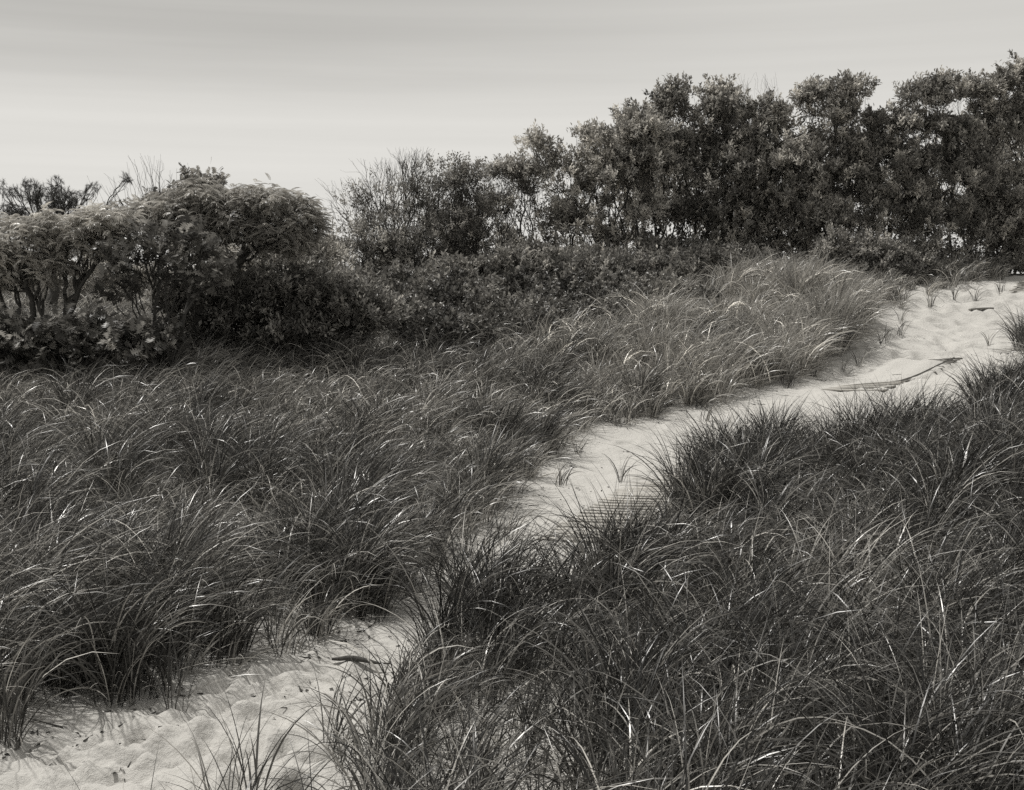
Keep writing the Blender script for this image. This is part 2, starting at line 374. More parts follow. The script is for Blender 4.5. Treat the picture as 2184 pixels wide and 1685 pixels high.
def build_field(y0, y1, dens, seg, wmul):
    n = int(dens * .468 * 2 * (y1 ** 2 - y0 ** 2) / 2 * 1.0 + 1.4 * dens * (y1 - y0) * .5)
    x, y = frustum_pts(n, y0, y1)
    d = sdf(x, y)
    dn = N1(x * .55 + 31, y * .55) * .6 + N2(x * 1.7, y * 1.7 + 9) * .4
    d = d + .55 * (N3(x * 1.9 + 7, y * 1.9) - .5) * np.exp(-np.abs(d) * 1.2) + .06
    keep = (d > .02) & (rng.random(n) < np.clip(.6 + 1.8 * (dn - .3), .4, 1) * np.clip(.5 + d * 2.2, 0, 1))
    x, y, d, dn = x[keep], y[keep], d[keep], dn[keep]
    left = side_of(x, y)
    dark = np.zeros(len(x))
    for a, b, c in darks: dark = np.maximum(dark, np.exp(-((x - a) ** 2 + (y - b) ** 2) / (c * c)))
    hd = np.min([(x - h[0]) ** 2 / 2.2 + (y - h[1]) ** 2 / 3 for h in hump_c], 0)
    hump = np.exp(-hd * .8) * left
    kk = left | (y < 12.5) | (d > .9) | (rng.random(len(x)) < .25 + .6 * np.clip(d, 0, 1))
    x, y, d, dn, left, dark, hump = (v[kk] for v in (x, y, d, dn, left, dark, hump))
    z = ground(x, y); C = np.stack([x, y, z], 1)
    hgt = .55 + .42 * (N3(x * .8 + 5, y * .8) - .45) + .14 * dark + rng.normal(0, .07, len(x)) + .16 * left * (1 - ss(8, 11, y))
    far = ss(12, 18, y)
    hgt -= .06 * far * left; hgt -= .12 * (1 - ss(0, .5, d)) ; hgt += hump * (.4 + .7 * (N2(x * 1.1 + 4, y * 1.1) - .5))
    hgt += .06 * (~left) * (1 - far)
    er = np.clip(.24 + .5 * (N4(x * .6 + 3, y * .6) - .45) + .55 * dark + .35 * (~left) * ss(11, 14, y) + .3 * hump, 0, .9)
    pale = np.zeros(len(x))
    for a_, b_, c_ in ((1850, 1345, .7), (2080, 1330, .6), (2120, 1600, .5), (1010, 1240, .4), (560, 1440, .35)):
        h_ = hit(a_, b_); pale = np.maximum(pale, np.exp(-((x - h_[0]) ** 2 + (y - h_[1]) ** 2) / (c_ * c_)))
    dry = np.clip(.16 + .45 * pale + .2 * far * left + .45 * hump + .25 * (1 - ss(0, .35, d)) * left - .12 * dark, .02, .7)
    nb = (20 + 18 * rng.random(len(x)) + 30 * dark + 8 * hump).astype(int)
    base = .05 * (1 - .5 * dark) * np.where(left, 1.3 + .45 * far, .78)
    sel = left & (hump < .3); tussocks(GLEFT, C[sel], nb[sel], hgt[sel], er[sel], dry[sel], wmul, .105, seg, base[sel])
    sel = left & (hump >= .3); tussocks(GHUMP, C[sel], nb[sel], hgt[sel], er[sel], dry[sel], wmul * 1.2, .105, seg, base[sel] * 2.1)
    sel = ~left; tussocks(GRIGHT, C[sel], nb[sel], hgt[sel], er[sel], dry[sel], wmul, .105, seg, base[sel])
build_field(3.6, 9, 22, 9, .95)
build_field(9, 15, 21, 7, 1.08)
build_field(15, 24.5, 21, 6, 1.4)
build_field(24.5, 33.5, 14, 5, 1.6)

def big_tussocks(n, y0, y1, seg, wmul):
    x, y = frustum_pts(n, y0, y1); d = sdf(x, y); k = d > .12; x, y = x[k], y[k]
    ex = [hit(a, b)[:2] for a, b, c in dark_px]; ex = np.array([e for e in ex if y0 <= e[1] < y1]).reshape(-1, 2)
    x = np.concatenate([x, ex[:, 0]]); y = np.concatenate([y, ex[:, 1]])
    left = side_of(x, y); C = np.stack([x, y, ground(x, y)], 1); n = len(x)
    nb = rng.integers(70, 150, n); hg = rng.uniform(.68, .98, n) - .1 * ss(13, 20, y); er = rng.uniform(.1, .55, n) + .25 * (~left) * ss(10, 14, y)
    dry = rng.uniform(.03, .2, n); base = rng.uniform(.018, .045, n) * np.where(left, 1.1, .85)
    for g, sel in ((GLEFT, left), (GRIGHT, ~left)): tussocks(g, C[sel], nb[sel], hg[sel], er[sel], dry[sel], wmul, .15, seg, base[sel])
big_tussocks(70, 4.2, 9, 9, 1.0)
big_tussocks(150, 9, 15, 7, 1.1)
big_tussocks(190, 15, 24, 6, 1.4)

for g, lab in ((GLEFT, 'arching beach grass covering the dune field left of the sand path'), (GHUMP, 'pale windswept beach grass on the hump beside the upper sand path'),
               (GRIGHT, 'dark dense beach grass filling the near slope right of the sand path')):
    tag(g.build('beach_grass', M_GRASS, smooth=True), lab, 'grass', kind='stuff')

# dead thatch lying between the clumps
gt = Geo()
n = 60000
x, y = frustum_pts(n, 4.5, 24); d = sdf(x, y)
k = (d > -.3) & (rng.random(n) < np.where(d < 0, .8 * np.exp(d / .06) * (N3(x * 2, y * 2) > .45), .65)); x, y = x[k], y[k]; n = len(x)
P = np.stack([x, y, ground(x, y) + rng.uniform(.0, .05, n)], 1)
blades(gt, P, rng.random(n) * 6.28, rng.uniform(1.15, 1.6, n), rng.uniform(1.5, 1.75, n), rng.uniform(.15, .5, n), rng.uniform(.003, .007, n) * (1 + .03 * y), rng.uniform(.1, .32, n), rng.normal(0, .6, n), 3)
tag(gt.build('dead_grass', M_GRASS), 'dry fallen grass blades matted on the sand under the living grass', 'dead grass', kind='stuff')

# separate small tufts on the sand
TUFTS = [(375,1520,9,.42,'sparse grass sprig alone on the sand below the big left clump'),
 (755,1318,40,.42,'small dark bushy tuft at the path bend right of the flattened straw'),
 (1195,1035,16,.36,'short tuft on the left sand edge above the near slatted boards'),
 (1325,1030,9,.5,'thin leaning blades beside the upper end of the near slatted boards'),
 (1120,1015,22,.4,'stubby tuft at the left grass edge of the middle sand clearing'),
 (1232,965,14,.3,'small tuft at the top left of the middle sand clearing'),
 (1500,900,10,.35,'thin sprig on the sand strip below the pale grass hump'),
 (1830,782,14,.4,'spiky sparse tuft left of the upper buried boards'),
 (1795,790,10,.35,'low sprig where the hump grass meets the upper boards'),
 (1735,800,22,.3,'dark stubble tuft at the foot of the pale grass hump'),
 (1920,716,12,.42,'sparse spiky tuft on the pale upper slope by the hump'),
 (1922,690,9,.45,'slender upright sprig next to the dark end of the grass hump'),
 (1885,730,26,.4,'leaning tuft at the right tip of the grass hump'),
 (2110,735,8,.45,'lone upright sprig on bare sand near the right grass bank'),
 (2135,628,12,.38,'tiny upright tuft near the dune crest'),
 (1985,650,16,.5,'leafy tuft at the shaded far edge of the upper sand'),
 (2035,640,16,.45,'thin tuft under the dark bushes at the far sand edge'),
 (2178,735,110,.85,'large tuft leaning in from the right frame edge on the upper sand'),
 (20,1580,46,.75,'tall clump at the left frame edge beside the pale foreground sand'),
 (1000,1185,26,.5,'small tuft crowding the path where it narrows left of centre'),
 (935,1230,30,.55,'arching tuft leaning over the narrow part of the path'),
 (1075,1150,24,.45,'tuft on the sand just left of the near slatted boards'),
 (800,1590,40,.55,'dark upright clump on the sand in front of the driftwood stick'),
 (545,1700,9,.5,'few long stiff blades rising at the bottom edge of the sand'),
 (700,1600,16,.5,'loose thin clump on the right margin of the foreground sand'),
 (850,1500,34,.55,'clump beside the right end of the driftwood stick'),
 (2080,640,14,.5,'dark sprig against the shrubs just left of the dune crest')]
for px, py, nb, hh, lab in TUFTS:
    p = hit(px, py); g = Geo()
    z = float(ground(p[0], p[1])); one = np.array([[p[0], p[1], z]])
    tussocks(g, one, [nb], np.array([hh]), np.array([.55]), np.array([.12]), 1.0 + .02 * p[1], .06 if nb < 20 else .1, 6, .06)
    tag(g.build('grass_tuft', M_GRASS, smooth=True, origin=(p[0], p[1], z)), lab, 'grass tuft', 'separate grass tufts on the sand').location = (p[0], p[1], z)

# scraps on the sand
g = Geo(); n = 12000
x = rng.uniform(-5, 13, n); y = 5 + 22 * rng.random(n) ** 1.7; d = sdf(x, y)
k = (d < .02) & (rng.random(n) < np.exp(d * 3.5) * .9 + .05) & (N2(x * 1.3, y * 1.3) > .32); x, y = x[k], y[k]; n = len(x)
P = np.stack([x, y, ground(x, y) + .004], 1); a = rng.random(n) * 6.28; l = rng.uniform(.012, .06, n) * np.where(rng.random(n) < .12, 3, 1)
D = np.stack([np.cos(a), np.sin(a), rng.normal(.08, .15, n)], 1)
frusta(g, P, P + D * l[:, None], rng.uniform(.003, .008, n), rng.uniform(.002, .005, n), 4, .05)
T = np.array([[0, 0, 0], [.5, .3, .15], [1, 0, .05], [.5, -.3, .15]]); Tf = np.array([[0, 1, 2], [0, 2, 3]])
n2 = 1300; j = rng.integers(0, n, n2); PP = P[j] + np.stack([rng.normal(0, .06, n2), rng.normal(0, .06, n2), np.full(n2, .004)], 1); PP[:, 2] = ground(PP[:, 0], PP[:, 1]) + .003
a = rng.random(n2) * 6.28
instance(g, T, Tf, PP, np.stack([np.cos(a), np.sin(a), rng.normal(0, .3, n2)], 1), np.stack([rng.normal(0, .4, n2), rng.normal(0, .4, n2), np.ones(n2)], 1), rng.uniform(.015, .042, n2), rng.uniform(.03, .1, n2))
tag(g.build('sand_litter', M_LITTER), 'dark twig scraps and dead leaf bits scattered over the sand', 'litter', kind='stuff')

# ------------------------------------------------------------------ boardwalks, planks, driftwood
def plank_geo(g, L, w, t, tone, taper=1.0, warp=0.0, nseg=8, chip=.0):
    xs = np.linspace(0, 1, nseg + 1); ww = w * (1 - (1 - taper) * xs); zz = warp * np.sin(xs * math.pi)
    yc = rng.normal(0, w * .03, nseg + 1); V = []
    for i, x in enumerate(xs):
        h = ww[i] / 2; b = min(.004, t * .2)
        e = chip * L * (rng.random() - .5) if i in (0, nseg) else 0
        prof = [(-h, -t/2), (h, -t/2), (h, t/2 - b), (h - b, t/2), (-h + b, t/2), (-h, t/2 - b)]
        V += [(x * L + e, yc[i] + p, zz[i] + q) for p, q in prof]
    k = 6; Fq = [[i*k+j, i*k+(j+1) % k, (i+1)*k+(j+1) % k, (i+1)*k+j] for i in range(nseg) for j in range(k)]
    n0 = g.n
    g.add(V, np.array(Fq), tone)
    g.F.setdefault(6, []).append(np.array([[5, 4, 3, 2, 1, 0], [nseg*k + j for j in range(6)]]) + n0)
from mathutils import Matrix
def boardwalk(fr, n, lab, slat_w, lift0, rlift0=.0, clear=99):
    a, b, u, sdir, width, c, d = fr
    root = empty('slatted_boardwalk', (a[0], a[1], float(ground(a[0], a[1]))), lab, 'boardwalk')
    for i in range(n):
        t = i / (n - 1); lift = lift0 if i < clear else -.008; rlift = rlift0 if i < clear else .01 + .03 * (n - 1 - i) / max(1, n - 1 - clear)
        q = a + (b - a) * t - sdir * abs(rng.normal(0, .03)); e = c + (d - c) * t + sdir * rng.normal(0, .025)
        z0 = float(base_h(q[0], q[1])) + lift + rng.normal(0, .004); z1 = float(base_h(e[0], e[1])) + lift + rlift + rng.normal(0, .006)
        ex = max(z0 + (z1 - z0) * f - rlift * f - float(base_h(*(q + (e - q) * f))) - lift for f in (.15, .3, .45, .6, .75, .9))
        z0 -= max(ex, 0) * .8; z1 -= max(ex, 0) * .8
        g = Geo(); plank_geo(g, math.dist((*q, z0), (*e, z1)), slat_w * rng.uniform(.85, 1.1), .024, rng.uniform(.3, .42) * (1 if i < clear else .45), 1, rng.normal(0, .004), 8, .015)  # sand-covered slats toned darker, shade of the exposed edge put into their colour
        o = g.build('slat', M_WOOD, root); X = Vector((e[0] - q[0], e[1] - q[1], z1 - z0)).normalized()
        Yv = Vector((0, 0, 1)).cross(X).normalized(); Zv = X.cross(Yv)
        o.rotation_euler = Matrix((X, Yv, Zv)).transposed().to_euler()
        o.location = Vector((q[0], q[1], z0)) - root.location
        o.rotation_euler.rotate_axis('Z', rng.normal(0, .012)); o.rotation_euler.rotate_axis('X', rng.normal(0, .06))
    lift, rlift = lift0, rlift0
    for f in (.1, .9):                                              # rails under the slats
        g = Geo(); q0 = a + (c - a) * f; q1 = b + (d - b) * f; q0 = q0 + (q1 - q0) * .01
        pp = [q0 + (q1 - q0) * k / 8 for k in range(9)]; pp = [np.array([*p_, float(base_h(*p_)) + lift + rlift * f - .036]) for p_ in pp]
        frusta(g, pp[:-1], pp[1:], np.full(8, .026), np.full(8, .026), 4, .1)
        g.build('rail', M_WOOD, root, origin=tuple(root.location))
    return root
boardwalk(BWN, 30, 'run of thin grey slats half buried in sand at the bend of the path', .085, .0075)
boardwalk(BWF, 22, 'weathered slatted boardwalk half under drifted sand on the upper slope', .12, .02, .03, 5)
boardwalk(BWT, 9, 'short run of slats showing through the sand at the dune crest', .1, .02)

p = hit(2068, 664); q = hit(2112, 661); g = Geo(); plank_geo(g, .55, .14, .045, .2, .25, .01)
o = tag(g.build('plank', M_WOOD), 'tapering weathered plank lying on the bright upper sand near the crest', 'plank'); o.location = (p[0], p[1], float(ground(p[0], p[1])) + .03); o.rotation_euler = (R(-6), R(-3), math.atan2(q[1] - p[1], q[0] - p[0]) * .3)
p0 = hit(708, 1413); p1 = hit(832, 1424); g = Geo(); ts = np.linspace(0, 1, 9)
C = [p0 + (p1 - p0) * t + np.array([rng.normal(0, .003), rng.normal(0, .003), .014 + .008 * math.sin(3 * t) + float(ground(*(p0 + (p1 - p0) * t)[:2])) - (p0 + (p1 - p0) * t)[2]]) for t in ts]
zl = max(c[2] for c in C); 
for i, c in enumerate(C): c[2] = .6 * zl + .4 * c[2]
rr = .006 + .012 * np.sin(np.clip(ts * 1.15 + .05, 0, 1) * math.pi) ** .7
frusta(g, C[:-1], C[1:], rr[:-1], rr[1:], 7, .07)
tag(g.build('driftwood_stick', M_WOOD, smooth=True, origin=p0), 'dark tapered stick lying across the foreground sand path', 'driftwood').location = p0
p = hit(1826, 1243); g = Geo(); plank_geo(g, .24, .06, .035, .2, .45, .015)
o = tag(g.build('driftwood_board', M_WOOD), 'pale broken board lodged in the dark grass on the right slope', 'driftwood'); o.location = (p[0], p[1] - .1, float(ground(p[0], p[1])) + .34); o.rotation_euler = (R(20), R(-8), R(8))

# ------------------------------------------------------------------ shrubs and trees
LEAF = (np.array([[0, 0, 0], [.52, .2, .07], [1, 0, -.05], [.52, -.2, .07]]), np.array([[0, 2, 1], [0, 3, 2]]))
ROUND = (np.array([[0, 0, 0], [.35, .3, .08], [.8, .24, .06], [1, 0, -.04], [.8, -.24, .06], [.35, -.3, .08]]), np.array([[0, 3, 2, 1], [0, 5, 4, 3]]))
def oak_t():
    hw = [.03, .17, .06, .34, .08, .46, .1, .34, .0]; xs = [0, .2, .3, .45, .55, .7, .8, .93, 1.0]
    V = []
    for x, h in zip(xs, hw): V += [(x, h, .08 * h - .1 * x * x), (x, 0, -.12 * x * x), (x, -h, .08 * h - .1 * x * x)]
    Fq = []
    for i in range(len(xs) - 1): Fq += [[3*i, 3*i+1, 3*i+4, 3*i+3], [3*i+1, 3*i+2, 3*i+5, 3*i+4]]
    return np.array(V), np.array(Fq)
OAK = oak_t()
def sumac_t(npair=9):
    V = []; Fq = []
    def pos(s): return np.array([s * (1 - .12 * s), 0, .34 * s - .62 * s * s])
    for i in range(npair):
        s = .16 + .8 * i / npair; b = pos(s); l = .24 * (1 - .35 * abs(s - .5) * 2)
        for sg in (1, -1):
            d = np.array([.42, sg * .85, -.22]); d /= np.linalg.norm(d); w = np.array([.8, -sg * .45, 0]) * .038
            n0 = len(V); mid = b + d * l * .45; tip = b + d * l + np.array([0.02, 0, -.10 * l / .24])
            V += [b, mid + w, tip, mid - w]; Fq.append([n0, n0 + 1, n0 + 2, n0 + 3])
    b = pos(.96); n0 = len(V); V += [b, b + np.array([.08, .035, -.07]), b + np.array([.2, 0, -.22]), b + np.array([.08, -.035, -.07])]; Fq.append([n0, n0+1, n0+2, n0+3])
    for i in range(4):   # rachis
        a, c = pos(i / 4), pos((i + 1) / 4); n0 = len(V); o_ = np.array([0, .006, 0]); V += [a - o_, a + o_, c + o_, c - o_]; Fq.append([n0, n0+1, n0+2, n0+3])
    return np.array(V), np.array(Fq)
SUMAC = sumac_t()

def grow(g, bases, tips, rtip, ratio=.47, wob=.10, droop=0.0, k=5, tone=.06):
    E0, E1, A, B = [], [], [], []
    def seg(p, q, r0, r1, w):
        d = np.linalg.norm(q - p); n = 3 if d > .25 else (2 if d > .1 else 1); last = p
        for i in range(1, n + 1):
            t = i / n; c = p + (q - p) * t
            if i < n: c = c + rng.normal(0, w * d * .5, 3)
            E0.append(last); E1.append(c); A.append(r0 + (r1 - r0) * (i - 1) / n); B.append(r0 + (r1 - r0) * t); last = c
    def rec(p, T, r):
        n = len(T)
        if n == 1: seg(p, T[0], r, rtip * .6, wob); return
        m_ = T.mean(0); f = .3 if n > 6 else .45
        c = p + (m_ - p) * f * rng.uniform(.8, 1.2) + rng.normal(0, .04, 3) * np.linalg.norm(m_ - p)
        rc = rtip * n ** ratio
        seg(p, c, r, rc, wob)
        if n == 2: rec(c, T[:1], rtip); rec(c, T[1:], rtip); return
        kk = 3 if (n > 9 and rng.random() < .35) else 2
        ce = T[rng.choice(n, kk, replace=False)]
        for _ in range(4):
            lab = ((T[:, None] - ce[None]) ** 2).sum(-1).argmin(1)
            ce = np.array([T[lab == j].mean(0) if (lab == j).any() else ce[j] for j in range(kk)])
        for j in range(kk):
            s = T[lab == j]
            if len(s): rec(c, s, rtip * len(s) ** ratio)
    bases = np.asarray(bases, float)
    if len(bases) > 1:                                   # stems of one plant meet in one root crown
        c0 = bases.mean(0) - [0, 0, .12]
        for b in bases: seg(c0, b, .02, .016, .03)
    tj = tips + rng.normal(0, .75, tips.shape) * (len(bases) > 1)
    lab = ((tj[:, None, :2] - bases[None, :, :2]) ** 2).sum(-1).argmin(1)
    for j in range(len(bases)):
        s = tips[lab == j]
        if len(s): rec(bases[j], s, rtip * len(s) ** ratio * 1.25)
    E0, E1, A, B = map(np.array, (E0, E1, A, B))
    big = A > .012
    frusta(g, E0[big], E1[big], A[big], B[big], 7, tone); frusta(g, E0[~big], E1[~big], A[~big], B[~big], 3, tone)

def rand_dirs(n): return norm(rng.normal(0, 1, (n, 3)))
def ellip_tips(blobs, Y, n, depth, shell=.5, puff=.0):
    """blobs (px,py,rx,ry[,dY]) in picture units at distance Y; puff: radius of the leafy clumps that make up each blob"""
    vol = np.array([b[2] * b[3] for b in blobs], float); m_ = n if not puff else max(len(blobs), n // 30)
    cnt = rng.multinomial(m_, vol / vol.sum())
    out, ctr = [], []
    for b, c in zip(blobs, cnt):
        c = max(c, 1); y = Y + (b[4] if len(b) > 4 else 0); C = at(b[0], b[1], y); s = y / F
        u = rand_dirs(c) * (rng.random((c, 1)) ** (1 / 3 * (1 - shell * .6)))
        rd = min(depth, max(b[2] * s, b[3] * s))
        k = .82 if puff else 1
        P = C + u * k * np.array([b[2] * s, rd, b[3] * s]); out.append(P); ctr.append(np.repeat(C[None], c, 0))
    P = np.concatenate(out); C = np.concatenate(ctr)
    if puff:
        nf = int(n * .34); pick = rng.choice(np.repeat(np.arange(len(blobs)), np.maximum(cnt, 1)), nf)
        bb = np.array([list(b[:4]) + [b[4] if len(b) > 4 else 0] for b in blobs], float)[pick]
        Cf = np.array([at(q[0], q[1], Y + q[4]) for q in bb]); sf = (Y / F)
        rdf = np.minimum(depth, np.maximum(bb[:, 2], bb[:, 3]) * sf)
        Pf = Cf + rand_dirs(nf) * (rng.random((nf, 1)) ** .3) * np.stack([bb[:, 2] * sf, rdf, bb[:, 3] * sf], 1)
        pr = puff * rng.uniform(.6, 1.35, len(P)); idx = rng.integers(0, len(P), n - nf)
        u = rand_dirs(n - nf); u[:, 2] = np.where(u[:, 2] < -.2, -u[:, 2], u[:, 2])
        C = P[idx] - [0, 0, .12]; P = P[idx] + u * (pr[idx] * rng.uniform(.4, 1.1, n - nf))[:, None] * [1.1, 1.1, .85]
        C = np.concatenate([C, Cf - [0, 0, .1]]); P = np.concatenate([P, Pf])
    k = P[:, 2] > base_h(P[:, 0], P[:, 1]) + .1
    return P[k], C[k]
UP = np.array([0, 0, 1.]); PERX = .72
def sprays(g, T, C, per, size, tmpl, tone, r=.16, up=.35, var=.28):
    """leafy twig ends: leaves set round each tip"""
    n = len(T); idx = np.repeat(np.arange(n), per); m_ = len(idx)
    ax = norm(norm(T - C) * .8 + UP * .6 + rng.normal(0, .4, (n, 3)))
    along = rng.random(m_) * 1.6 - .9
    P = T[idx] + ax[idx] * (along * r)[:, None] + rng.normal(0, r * .28, (m_, 3))
    X = norm(ax[idx] * .75 + rng.normal(0, .62, (m_, 3)))
    Z = norm(UP * (up + .5) + ax[idx] * .4 + rng.normal(0, .5, (m_, 3)))
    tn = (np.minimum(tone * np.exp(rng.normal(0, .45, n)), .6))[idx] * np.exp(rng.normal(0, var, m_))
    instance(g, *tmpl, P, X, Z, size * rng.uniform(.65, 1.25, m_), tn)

def shrub(name, cat, lab, Y, basepx, blobs, ntips, per=30, size=.135, tmpl=LEAF, tone=.30, depth=1.5, mat=None, rtip=.0028, spr=.15, group=None, dead=(), ratio=.47, shell=.5, leafy=1.0, bark=.055, wob=.1):
    bases = []; per = int(per * PERX); ntips = int(ntips * (2.3 if tmpl is LEAF else 1))
    if tmpl is LEAF and size > .13: size = rng.uniform(.1, .135); tone *= rng.uniform(.75, 1.3); per = int(per * 1.1)
    if tmpl is LEAF: basepx = list(basepx) + [b + rng.normal(0, 45) for b in basepx for _ in range(2)]
    for b in basepx:
        p = at(b, 600, Y); bases.append([p[0] , Y + rng.normal(0, .25), 0])
    bases = np.array(bases); bases[:, 2] = ground(bases[:, 0], bases[:, 1]) - .05
    c = bases.mean(0); c[2] = float(ground(c[0], c[1]))
    root = empty(name, tuple(c), lab, cat, group)
    if tmpl is LEAF: blobs = [((b[0], b[1]) + ((b[2] * 1.25, b[3] * 1.1) if b[1] > 340 else (b[2] * .95, b[3] * .92))) for b in blobs]
    if tmpl is LEAF: blobs += [(b[0] + b[2] * rng.uniform(-1, 1), b[1] - b[3] * rng.uniform(.35, .75), b[2] * rng.uniform(.22, .42), b[3] * rng.uniform(.25, .45)) for b in blobs if b[1] < 420 for _ in range(3)]
    T, C = ellip_tips(blobs, Y, ntips, depth, shell, .46 if tmpl is LEAF else 0)
    gb = Geo(); grow(gb, bases, T, rtip, ratio, wob, tone=bark); gb.build('branches', M_BARK, root, smooth=True, origin=c)
    gl = Geo(); sel = rng.random(len(T)) < leafy
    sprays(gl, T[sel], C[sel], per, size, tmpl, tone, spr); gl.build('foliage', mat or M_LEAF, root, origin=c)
    if len(dead):
        gd = Geo()
        for px, py, wpx, hpx, nt in dead:
            b0 = at(px, py + hpx * .6, Y)
            tp = np.array([at(px + rng.normal(0, .42) * wpx, py - hpx * (rng.random() ** .6) + hpx * .3, Y + rng.normal(0, .3)) for _ in range(nt)])
            grow(gd, [c - [0, 0, .1]], np.concatenate([tp, tp[:1] * .3 + b0 * .7]), .0028, .45, .12, tone=.07)
        gd.build('bare_twigs', M_BARK, root, origin=c)
    return root

# tall thicket on the right, back to front
shrub('bayberry_shrub','shrub','broad dark bush at the left shoulder of the tall thicket', 32.5, [1230,1290,1330], [(1235,400,70,85),(1290,330,62,70),(1330,440,85,100),(1240,520,90,80),(1340,560,80,70),(1395,310,60,60)], 620, 40, dead=[(1170,350,40,40,18)])
shrub('bayberry_shrub','shrub','rounded bush forming the highest crown of the middle thicket', 33.5, [1430,1480,1530], [(1430,280,75,70),(1500,270,65,62),(1420,390,95,90),(1520,390,90,90),(1350,330,60,60),(1355,275,40,34),(1565,330,60,60),(1440,510,95,95),(1540,520,85,90),(1425,222,28,24)], 800, 40, dead=[(1530,200,35,50,14)])
shrub('bayberry_shrub','shrub','bush with bare dead twigs standing above its leafy top', 34, [1590,1640,1680], [(1600,280,62,72),(1655,290,48,62),(1545,225,24,30),(1530,340,50,50),(1700,345,55,55),(1600,380,80,90),(1660,410,60,80),(1610,500,85,90),(1680,500,60,80)], 640, 40, dead=[(1605,195,60,60,34),(1640,200,30,70,16)])
shrub('bayberry_shrub','shrub','narrow upright bush with two tufted tops left of the bright notch', 33, [1730,1770,1800], [(1735,225,34,30),(1810,215,30,28),(1775,265,62,42),(1760,340,75,62),(1800,420,80,60),(1715,430,55,60),(1830,340,30,40),(1770,480,70,40)], 560, 40, dead=[(1770,195,30,40,6)])
shrub('bayberry_shrub','shrub','tall full bush right of the bright notch in the skyline', 33, [1890,1950,2000,2040], [(1945,220,55,48),(2015,215,42,48),(1905,290,60,55),(1985,300,75,60),(1920,390,80,65),(2020,390,80,65),(1900,470,75,50),(1990,480,80,50),(1850,345,50,50),(2060,310,50,55)], 820, 40)
shrub('bayberry_shrub','shrub','tallest bush cut by the right edge of the picture', 33.5, [2110,2160,2230], [(2105,215,40,40),(2165,190,45,50),(2090,290,60,50),(2160,290,60,70),(2220,300,60,120),(2110,390,75,60),(2190,430,80,80),(2120,480,80,50),(2230,520,80,60)], 820, 40)
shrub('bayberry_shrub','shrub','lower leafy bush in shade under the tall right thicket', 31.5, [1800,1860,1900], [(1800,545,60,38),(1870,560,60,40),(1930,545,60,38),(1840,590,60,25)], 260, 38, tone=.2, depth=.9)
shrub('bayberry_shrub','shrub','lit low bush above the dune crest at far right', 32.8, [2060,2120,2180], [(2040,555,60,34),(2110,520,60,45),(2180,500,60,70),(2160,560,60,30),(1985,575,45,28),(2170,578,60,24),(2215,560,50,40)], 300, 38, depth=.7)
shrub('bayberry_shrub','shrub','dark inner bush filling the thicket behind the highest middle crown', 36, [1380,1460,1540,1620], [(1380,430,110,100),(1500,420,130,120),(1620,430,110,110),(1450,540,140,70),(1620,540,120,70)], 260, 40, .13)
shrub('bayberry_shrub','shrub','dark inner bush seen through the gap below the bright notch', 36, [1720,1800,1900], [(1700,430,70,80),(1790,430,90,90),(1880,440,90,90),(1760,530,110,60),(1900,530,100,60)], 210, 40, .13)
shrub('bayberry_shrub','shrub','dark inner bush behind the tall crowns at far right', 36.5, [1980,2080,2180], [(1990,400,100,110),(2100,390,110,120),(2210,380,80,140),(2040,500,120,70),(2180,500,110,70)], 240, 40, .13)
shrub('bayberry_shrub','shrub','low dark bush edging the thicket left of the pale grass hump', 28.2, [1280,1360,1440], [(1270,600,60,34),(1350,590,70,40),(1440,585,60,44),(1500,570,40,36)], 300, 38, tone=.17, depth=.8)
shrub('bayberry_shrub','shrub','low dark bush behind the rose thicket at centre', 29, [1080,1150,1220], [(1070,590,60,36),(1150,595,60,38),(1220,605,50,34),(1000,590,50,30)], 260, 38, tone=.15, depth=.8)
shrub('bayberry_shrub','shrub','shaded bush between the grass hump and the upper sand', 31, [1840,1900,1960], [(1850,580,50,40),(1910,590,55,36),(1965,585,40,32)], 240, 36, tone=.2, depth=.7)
# lower skirts of the middle thicket
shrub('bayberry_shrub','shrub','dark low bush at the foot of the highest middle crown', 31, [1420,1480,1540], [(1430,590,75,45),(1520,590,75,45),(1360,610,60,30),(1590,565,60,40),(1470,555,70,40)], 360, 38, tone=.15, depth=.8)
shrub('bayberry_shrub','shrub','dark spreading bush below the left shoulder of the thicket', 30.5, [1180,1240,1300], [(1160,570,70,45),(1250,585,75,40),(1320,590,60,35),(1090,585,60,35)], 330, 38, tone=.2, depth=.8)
# centre, half bare
shrub('half_bare_shrub','shrub','fine twiggy half bare bush left of centre reaching into the sky', 31.5, [790,840,880,920], [(835,430,80,60),(900,410,60,55),(790,500,70,60),(860,510,95,65),(930,500,60,60),(800,570,95,45),(890,580,90,45),(740,560,50,50)], 620, 30, .08, tone=.22, dead=[(880,375,60,90,240),(770,430,50,80,120),(830,390,70,80,160),(700,440,40,90,40),(940,410,50,80,90)], rtip=.003, leafy=.75)
shrub('half_bare_shrub','shrub','thin see-through bush with bare stems right of the twiggy one', 32, [960,990,1020], [(970,410,40,60),(960,500,60,60),(1010,540,60,50),(960,580,75,45),(1010,470,50,60)], 340, 32, .085, tone=.22, leafy=.8, dead=[(985,400,60,90,160),(1030,400,40,80,60)], rtip=.003)
shrub('cherry_shrub','shrub','open upright bush with leafy tops on bare dark stems', 32.5, [1075,1100,1130,1165], [(1068,378,28,24),(1125,385,36,28),(1050,430,36,30),(1100,450,50,40),(1160,440,40,50),(1080,540,60,45),(1150,530,60,45),(1060,590,70,35),(1120,580,60,40)], 380, 34, .09, dead=[(1060,440,50,90,26),(1140,420,50,80,30)], wob=.07)
